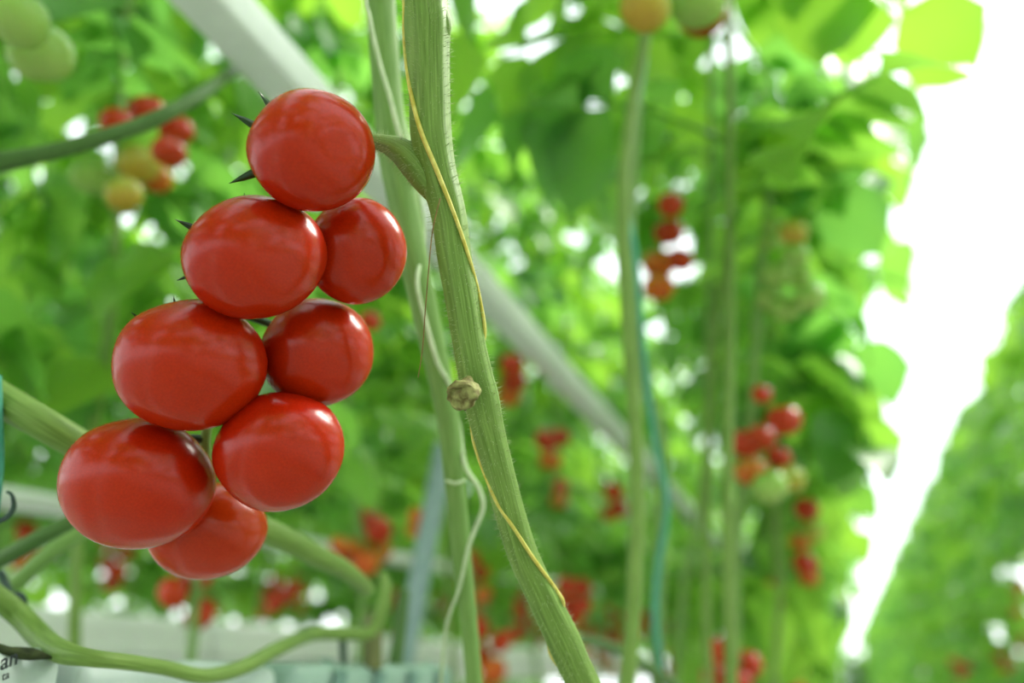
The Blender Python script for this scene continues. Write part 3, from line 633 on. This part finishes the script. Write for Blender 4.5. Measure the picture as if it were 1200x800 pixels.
tag(tube('teal_rope', pp([(-6, 440, .50, 7), (-4, 490, .50, 7), (-3, 540, .50, 7), (-5, 580, .50, 6), (-12, 640, .50, 6)]), 'teal', seg=10, sub=4), 'thick teal rope hanging beside the slanting thick vine', 'rope')

# ------------------------------------------------------------------ growing bags on their hanging gutters
XF = -.43
def bag(y0, y1, ztop, mat, label, x_front=XF, depth=.16, h=.10, seed=0):
    o = bevel_box('growing_bag', (x_front-depth, x_front, y0, y1, ztop-h, ztop), mat, None, .012, 3, .0025, seed, 6)
    return tag(o, label, 'growing bag', 'growing bags under the ripe cluster')
ZT = EYE+.008
b1 = bag(-.10, .420, ZT+.006, 'film', 'white growing bag with dark slanted lettering, under the dark twig', seed=1)
b2 = bag(.432, .640, ZT+.001, 'film', 'plain white growing bag under the long lying vine', seed=2)
b3 = bag(.655, 1.00, ZT+.003, 'greyfilm', 'grey-green growing bag with dark stripes', seed=3)
v, f = box_geo(XF-.20, XF+.02, -.8, 20, ZT-.16, ZT-.103)
tag(mesh_obj('gutter', v, f, 'white', smooth=False), 'white hanging gutter carrying the growing bags under the ripe cluster', 'gutter')
# lettering on the first bag
def letters(txt, y, z, size, rot, parent, x=XF+.0035):
    cu = bpy.data.curves.new('lettering', 'FONT'); cu.body = txt; cu.size = size; cu.offset = size*.012 if size > .01 else 0; cu.extrude = .0002; cu.shear = .25; cu.align_x = 'RIGHT'
    t = bpy.data.objects.new('lettering', cu); me = bpy.data.meshes.new_from_object(t); bpy.data.objects.remove(t)
    me.materials.append(M['ink']); o = bpy.data.objects.new('lettering', me); col.objects.link(o); o.parent = parent
    mw = Matrix.Translation((x, y, z)) @ Matrix(((0, 0, 1, 0), (1, 0, 0, 0), (0, 1, 0, 0), (0, 0, 0, 1))) @ Matrix.Rotation(rot, 4, 'Z')
    o.matrix_basis = parent.matrix_world.inverted() @ mw
    return tag(o, 'dark slanted lettering')
def bag_pt(px, py): q = on_plane(px, py, XF+.003); return q.y, q.z
y_, z_ = bag_pt(20, 777); letters('an', y_, z_, .0120, R(20), b1)
y_, z_ = bag_pt(10, 794); letters('ta', y_, z_, .0062, R(20), b1)
# stripes on the third bag, wrapping over its front edge
for k in range(4):
    y = .690+k*.075; q = [(XF+.004, y, ZT-.09), (XF+.004, y+.022, ZT-.09), (XF+.004, y+.052, ZT-.006), (XF+.004, y+.030, ZT-.006), (XF-.02, y+.058, ZT+.0075), (XF-.02, y+.036, ZT+.0075), (XF-.14, y+.085, ZT+.0075), (XF-.14, y+.063, ZT+.0075)]
    mesh_obj('stripe', q, [(0, 1, 2, 3), (3, 2, 4, 5), (5, 4, 6, 7)], 'stripe', b3, False)
rr = random.Random(3)
tag(tube('twig', [(*(P(x, y, d)), h*d/FPX) for x, y, d, h in [(-50, 752, .475, 6), (0, 762, .475, 6.5), (20, 764, .478, 6), (38, 766, .48, 5), (50, 768, .482, 3.5), (61, 771, .484, 1.5)]], 'twig', seg=14, sub=6, bumps=.5), 'rough dark twig lying on the lettered white bag', 'twig')
# neighbouring row: bags on a gutter hung a little higher
XN = -1.72
for k in range(9):
    o = bevel_box('growing_bag', (XN-.22, XN, .2+k*1.02, .2+k*1.02+.98, EYE+.045, EYE+.15), 'white', None, .02, 2, .003, k, 3)
    tag(o, 'blurred white growing bag in the line along the neighbouring gutter', 'growing bag', 'growing bags on the neighbouring gutter')
v, f = box_geo(XN-.26, XN+.03, -.2, 20, EYE-.02, EYE+.042)
tag(mesh_obj('gutter', v, f, 'white', smooth=False), 'white gutter of the neighbouring row behind the lying vine', 'gutter')
print('LEAVES', n_leaf, 'TOMATOES', n_tom, 'TRUSSES', ntr)
